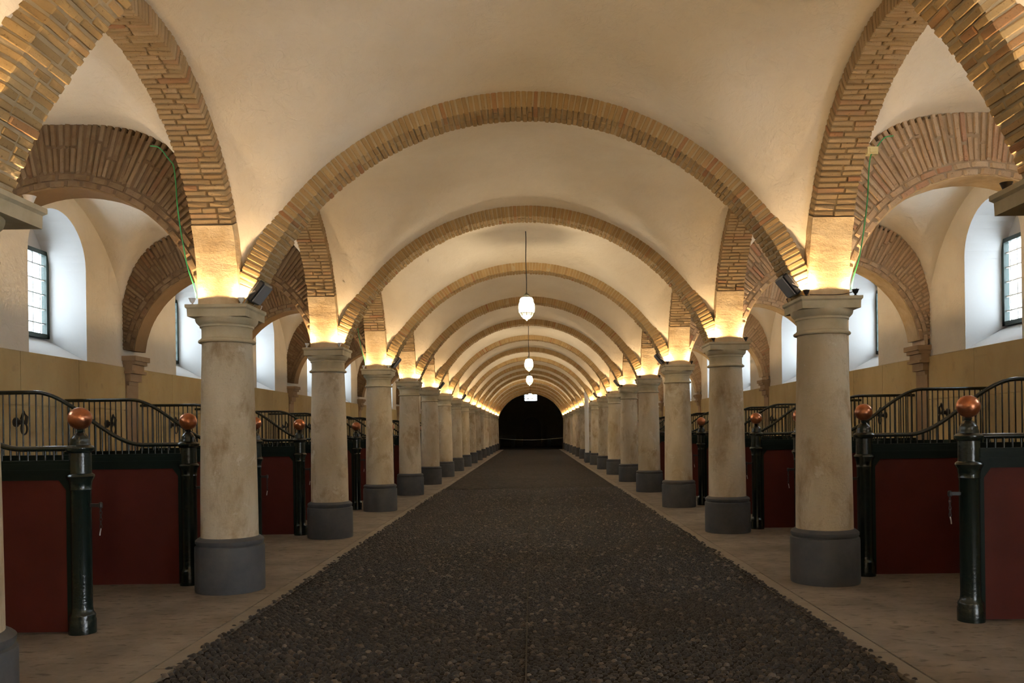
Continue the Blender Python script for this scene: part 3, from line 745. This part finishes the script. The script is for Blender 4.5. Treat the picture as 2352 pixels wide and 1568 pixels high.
def partition_meshes():
    d = {}
    d['panel'] = MB().box((.06, -.028, .015), (RAIL_L, .028, 1.19)).mesh('panel', 'red_paint')
    b = MB(); b.box((.05, -.045, 1.175), (RAIL_L, .045, 1.30)); b.box((.05, -.06, 1.235), (RAIL_L, .06, 1.255)); b.box((.05, -.035, 1.30), (RAIL_L, .035, 1.325)); b.box((.05, -.034, .015), (.095, .034, 1.175))
    b.add([(.095, -.034, 1.175), (.15, -.034, 1.175), (.095, -.034, 1.10), (.095, .034, 1.175), (.15, .034, 1.175), (.095, .034, 1.10)], [(0, 2, 1), (3, 4, 5), (1, 2, 5, 4), (0, 1, 4, 3), (0, 3, 5, 2)])
    d['frame_beam'] = b.mesh('frame_beam', 'frame_paint')
    qs = [.05 + i * (RAIL_L - .05) / 44 for i in range(45)]
    d['top_rail'] = MB().tube([(q, 0, rail_z(q)) for q in qs], .021, 8).mesh('top_rail', 'green_black_paint', 50)
    d['bar'] = MB().tube([(0, 0, 0), (0, 0, 1)], .0075, 6).mesh('bar', 'green_black_paint', 60)
    m = MB()
    for i in range(1, 35): q = .07 + i * .0665; m.tube([(q, 0, 1.32), (q, 0, rail_z(q))], .0075, 5)
    d['bars'] = m.mesh('bars', 'green_black_paint', 60)
    m = MB(); m.box((-.16, -.012, .965), (-.07, .012, .99)); m.lathe([(.012, .955), (.016, .965), (.016, .99), (.010, 1.0)], (-.15, 0, 0), 10); d['latch_bracket'] = m.mesh('latch_bracket', 'iron')
    m = MB()
    for i in range(6):
        z = .945 - i * .026; ax = i % 2
        m.tube([(-.15 + (.009 * math.cos(t) if ax else 0), (0 if ax else .009 * math.cos(t)), z + .017 * math.sin(t)) for t in [2 * PI * j / 8 for j in range(9)]], .0032, 5)
    d['chain'] = m.mesh('chain', 'iron', 60)
    d['chain_hook'] = MB().tube([(-.15, 0, .80), (-.147, 0, .785), (-.143, 0, .765), (-.141, 0, .745)], .005, 6).mesh('chain_hook', 'steel', 60)
    return d
PM = partition_meshes()
def partition(i, sd):
    y = Y0 + 2.28 + 2.0 * i
    r = thing('stall_partition', f'{ORD[i]} red stall partition from the front along the {SIDE[sd]} wall, with copper ball post', 'partition', (sd * PX0, y, 0), f'stall partitions along the {SIDE[sd]} wall')
    def kid(name, me, parent=r):
        o = link(name, me, parent); return o
    p = kid('post', post_me)
    b = link('ball_finial', ball_me, p, (0, 0, 1.645)); b['label'] = 'polished copper ball'
    for nm in ('panel', 'frame_beam', 'top_rail'):
        o = kid(nm, PM[nm]); o.scale.x = sd
    if i < 7:
        for nm in ('latch_bracket', 'chain', 'chain_hook'): o = kid(nm, PM[nm], p); o.scale.x = sd; o['label'] = {'latch_bracket': 'small iron bracket', 'chain': 'short dark chain', 'chain_hook': 'shiny steel hook'}[nm]
    if i < 6:
        for j in range(1, 35):
            q = .07 + j * .0665; o = link('bar', PM['bar'], r, (sd * q, 0, 1.32)); o.scale.z = rail_z(q) - 1.32
    else:
        o = kid('bars', PM['bars']); o.scale.x = sd; stuff(o)
for sd in (-1, 1):
    for i in range(16): partition(i, sd)

# iron tethering rings on the stall walls
def make_tether(sd):
    r = link('tether_ring', None); s = -sd
    m = MB(); m.lathe([(.055, 0), (.055, .02), (.03, .035), (.025, .07), (.04, .085), (.0, .10)], n=12, M=Matrix.Rotation(s * PI / 2, 4, 'Y')); m.build('wall_boss', 'iron', r, 40)
    m = MB(); m.tube([(s * .07, .0, .03), (s * .10, 0, .12), (s * .13, 0, .06), (s * .12, 0, -.02)], .018, 8); m.build('hook', 'iron', r, 60)
    m = MB(); m.tube([(s * .10, .055 * math.cos(t), -.075 + .065 * math.sin(t)) for t in [2 * PI * j / 16 for j in range(17)]], .010, 6); m.build('ring', 'iron', r, 60)
    return r
for sd in (-1, 1):
    p = None
    for i in range(8):
        c = make_tether(sd) if p is None else copy_tree(p)
        p = p or c
        c.location = (sd * (WX - .022), Y0 + 3.28 + 2 * i, 1.68)
        tag(c, f'dark iron tethering ring on the {SIDE[sd]} wall behind the {ORD[i]} partition', 'ring', f'tethering rings on the {SIDE[sd]} wall')

# ------------------------------------------------------------------ small things
def spline(pts, n=8):
    P = [Vector(p) for p in pts]; P = [P[0]] + P + [P[-1]]; out = []
    for i in range(1, len(P) - 2):
        for j in range(n):
            t = j / n; a, b, c, d = P[i - 1], P[i], P[i + 1], P[i + 2]
            out.append(.5 * ((2 * b) + (c - a) * t + (2 * a - 5 * b + 4 * c - d) * t * t + (3 * b - a - 3 * c + d) * t ** 3))
    return out + [P[-2]]
def cable(sd, k, label):
    y = yk(k) - .235
    pts = [(3.52, 0, 4.25), (3.42, -.03, 4.22), (3.34, -.02, 4.12), (3.29, -.03, 4.05), (3.27, -.03, 3.9), (3.255, -.03, 3.65), (3.215, -.03, 3.35), (3.17, -.03, 3.10), (3.12, -.01, 2.92), (3.10, 0, 2.80)]
    o = MB().tube(spline([(sd * a, y + b, c) for a, b, c in pts], 6), .006, 6).build('green_cable', 'green_cable', None, 60); tag(o, label, 'cable', 'green cables')
cable(-1, 1, 'green cable hanging down the second left aisle arch')
cable(1, 1, 'green cable hanging down the second right aisle arch')
cable(-1, 3, 'green cable hanging down the fourth left aisle arch')
j = MB(); j.box((3.26, yk(1) - .27, 4.07), (3.36, yk(1) - .20, 4.14)); j.box((3.28, yk(1) - .28, 4.085), (3.34, yk(1) - .27, 4.125)); tag(j.build('junction_box', 'yellow_plastic'), 'small pale yellow junction box at top of the right green cable', 'box')
for k in (1,):
    o = MB().tube(spline([(X - .21, yk(k) - .285, H + .012), (X - .05, yk(k) - .286, H + .008), (X + .1, yk(k) - .286, H + .012), (X + .2, yk(k) - .285, H + .035), (X + .245, yk(k) - .26, H + .07)], 6), .004, 5).build('black_cable', 'black_cable', None, 60)
    tag(o, 'thin black cable between the uplights of the second right column', 'cable')
p = thing('white_pole', 'white painted pole standing between columns of the right arcade', 'pole', (2.63, 38.5, 0))
MB().lathe([(.12, 0), (.12, .45), (.105, .47)], n=12).build('pole_base', 'plinth_stone', p, 40); MB().lathe([(.098, .45), (.098, 3.45), (.0, 3.46)], n=12).build('pole_shaft', 'white_paint', p, 40)
tag(MB().tube([(x, yk(NK - 1), .78 + .17 * (x / 2.66) ** 2) for x in [-2.66 + 5.32 * i / 24 for i in range(25)]], .022, 6).build('rope_barrier', 'rope', None, 60), 'pale sagging rope barrier across the far end of the aisle', 'rope')
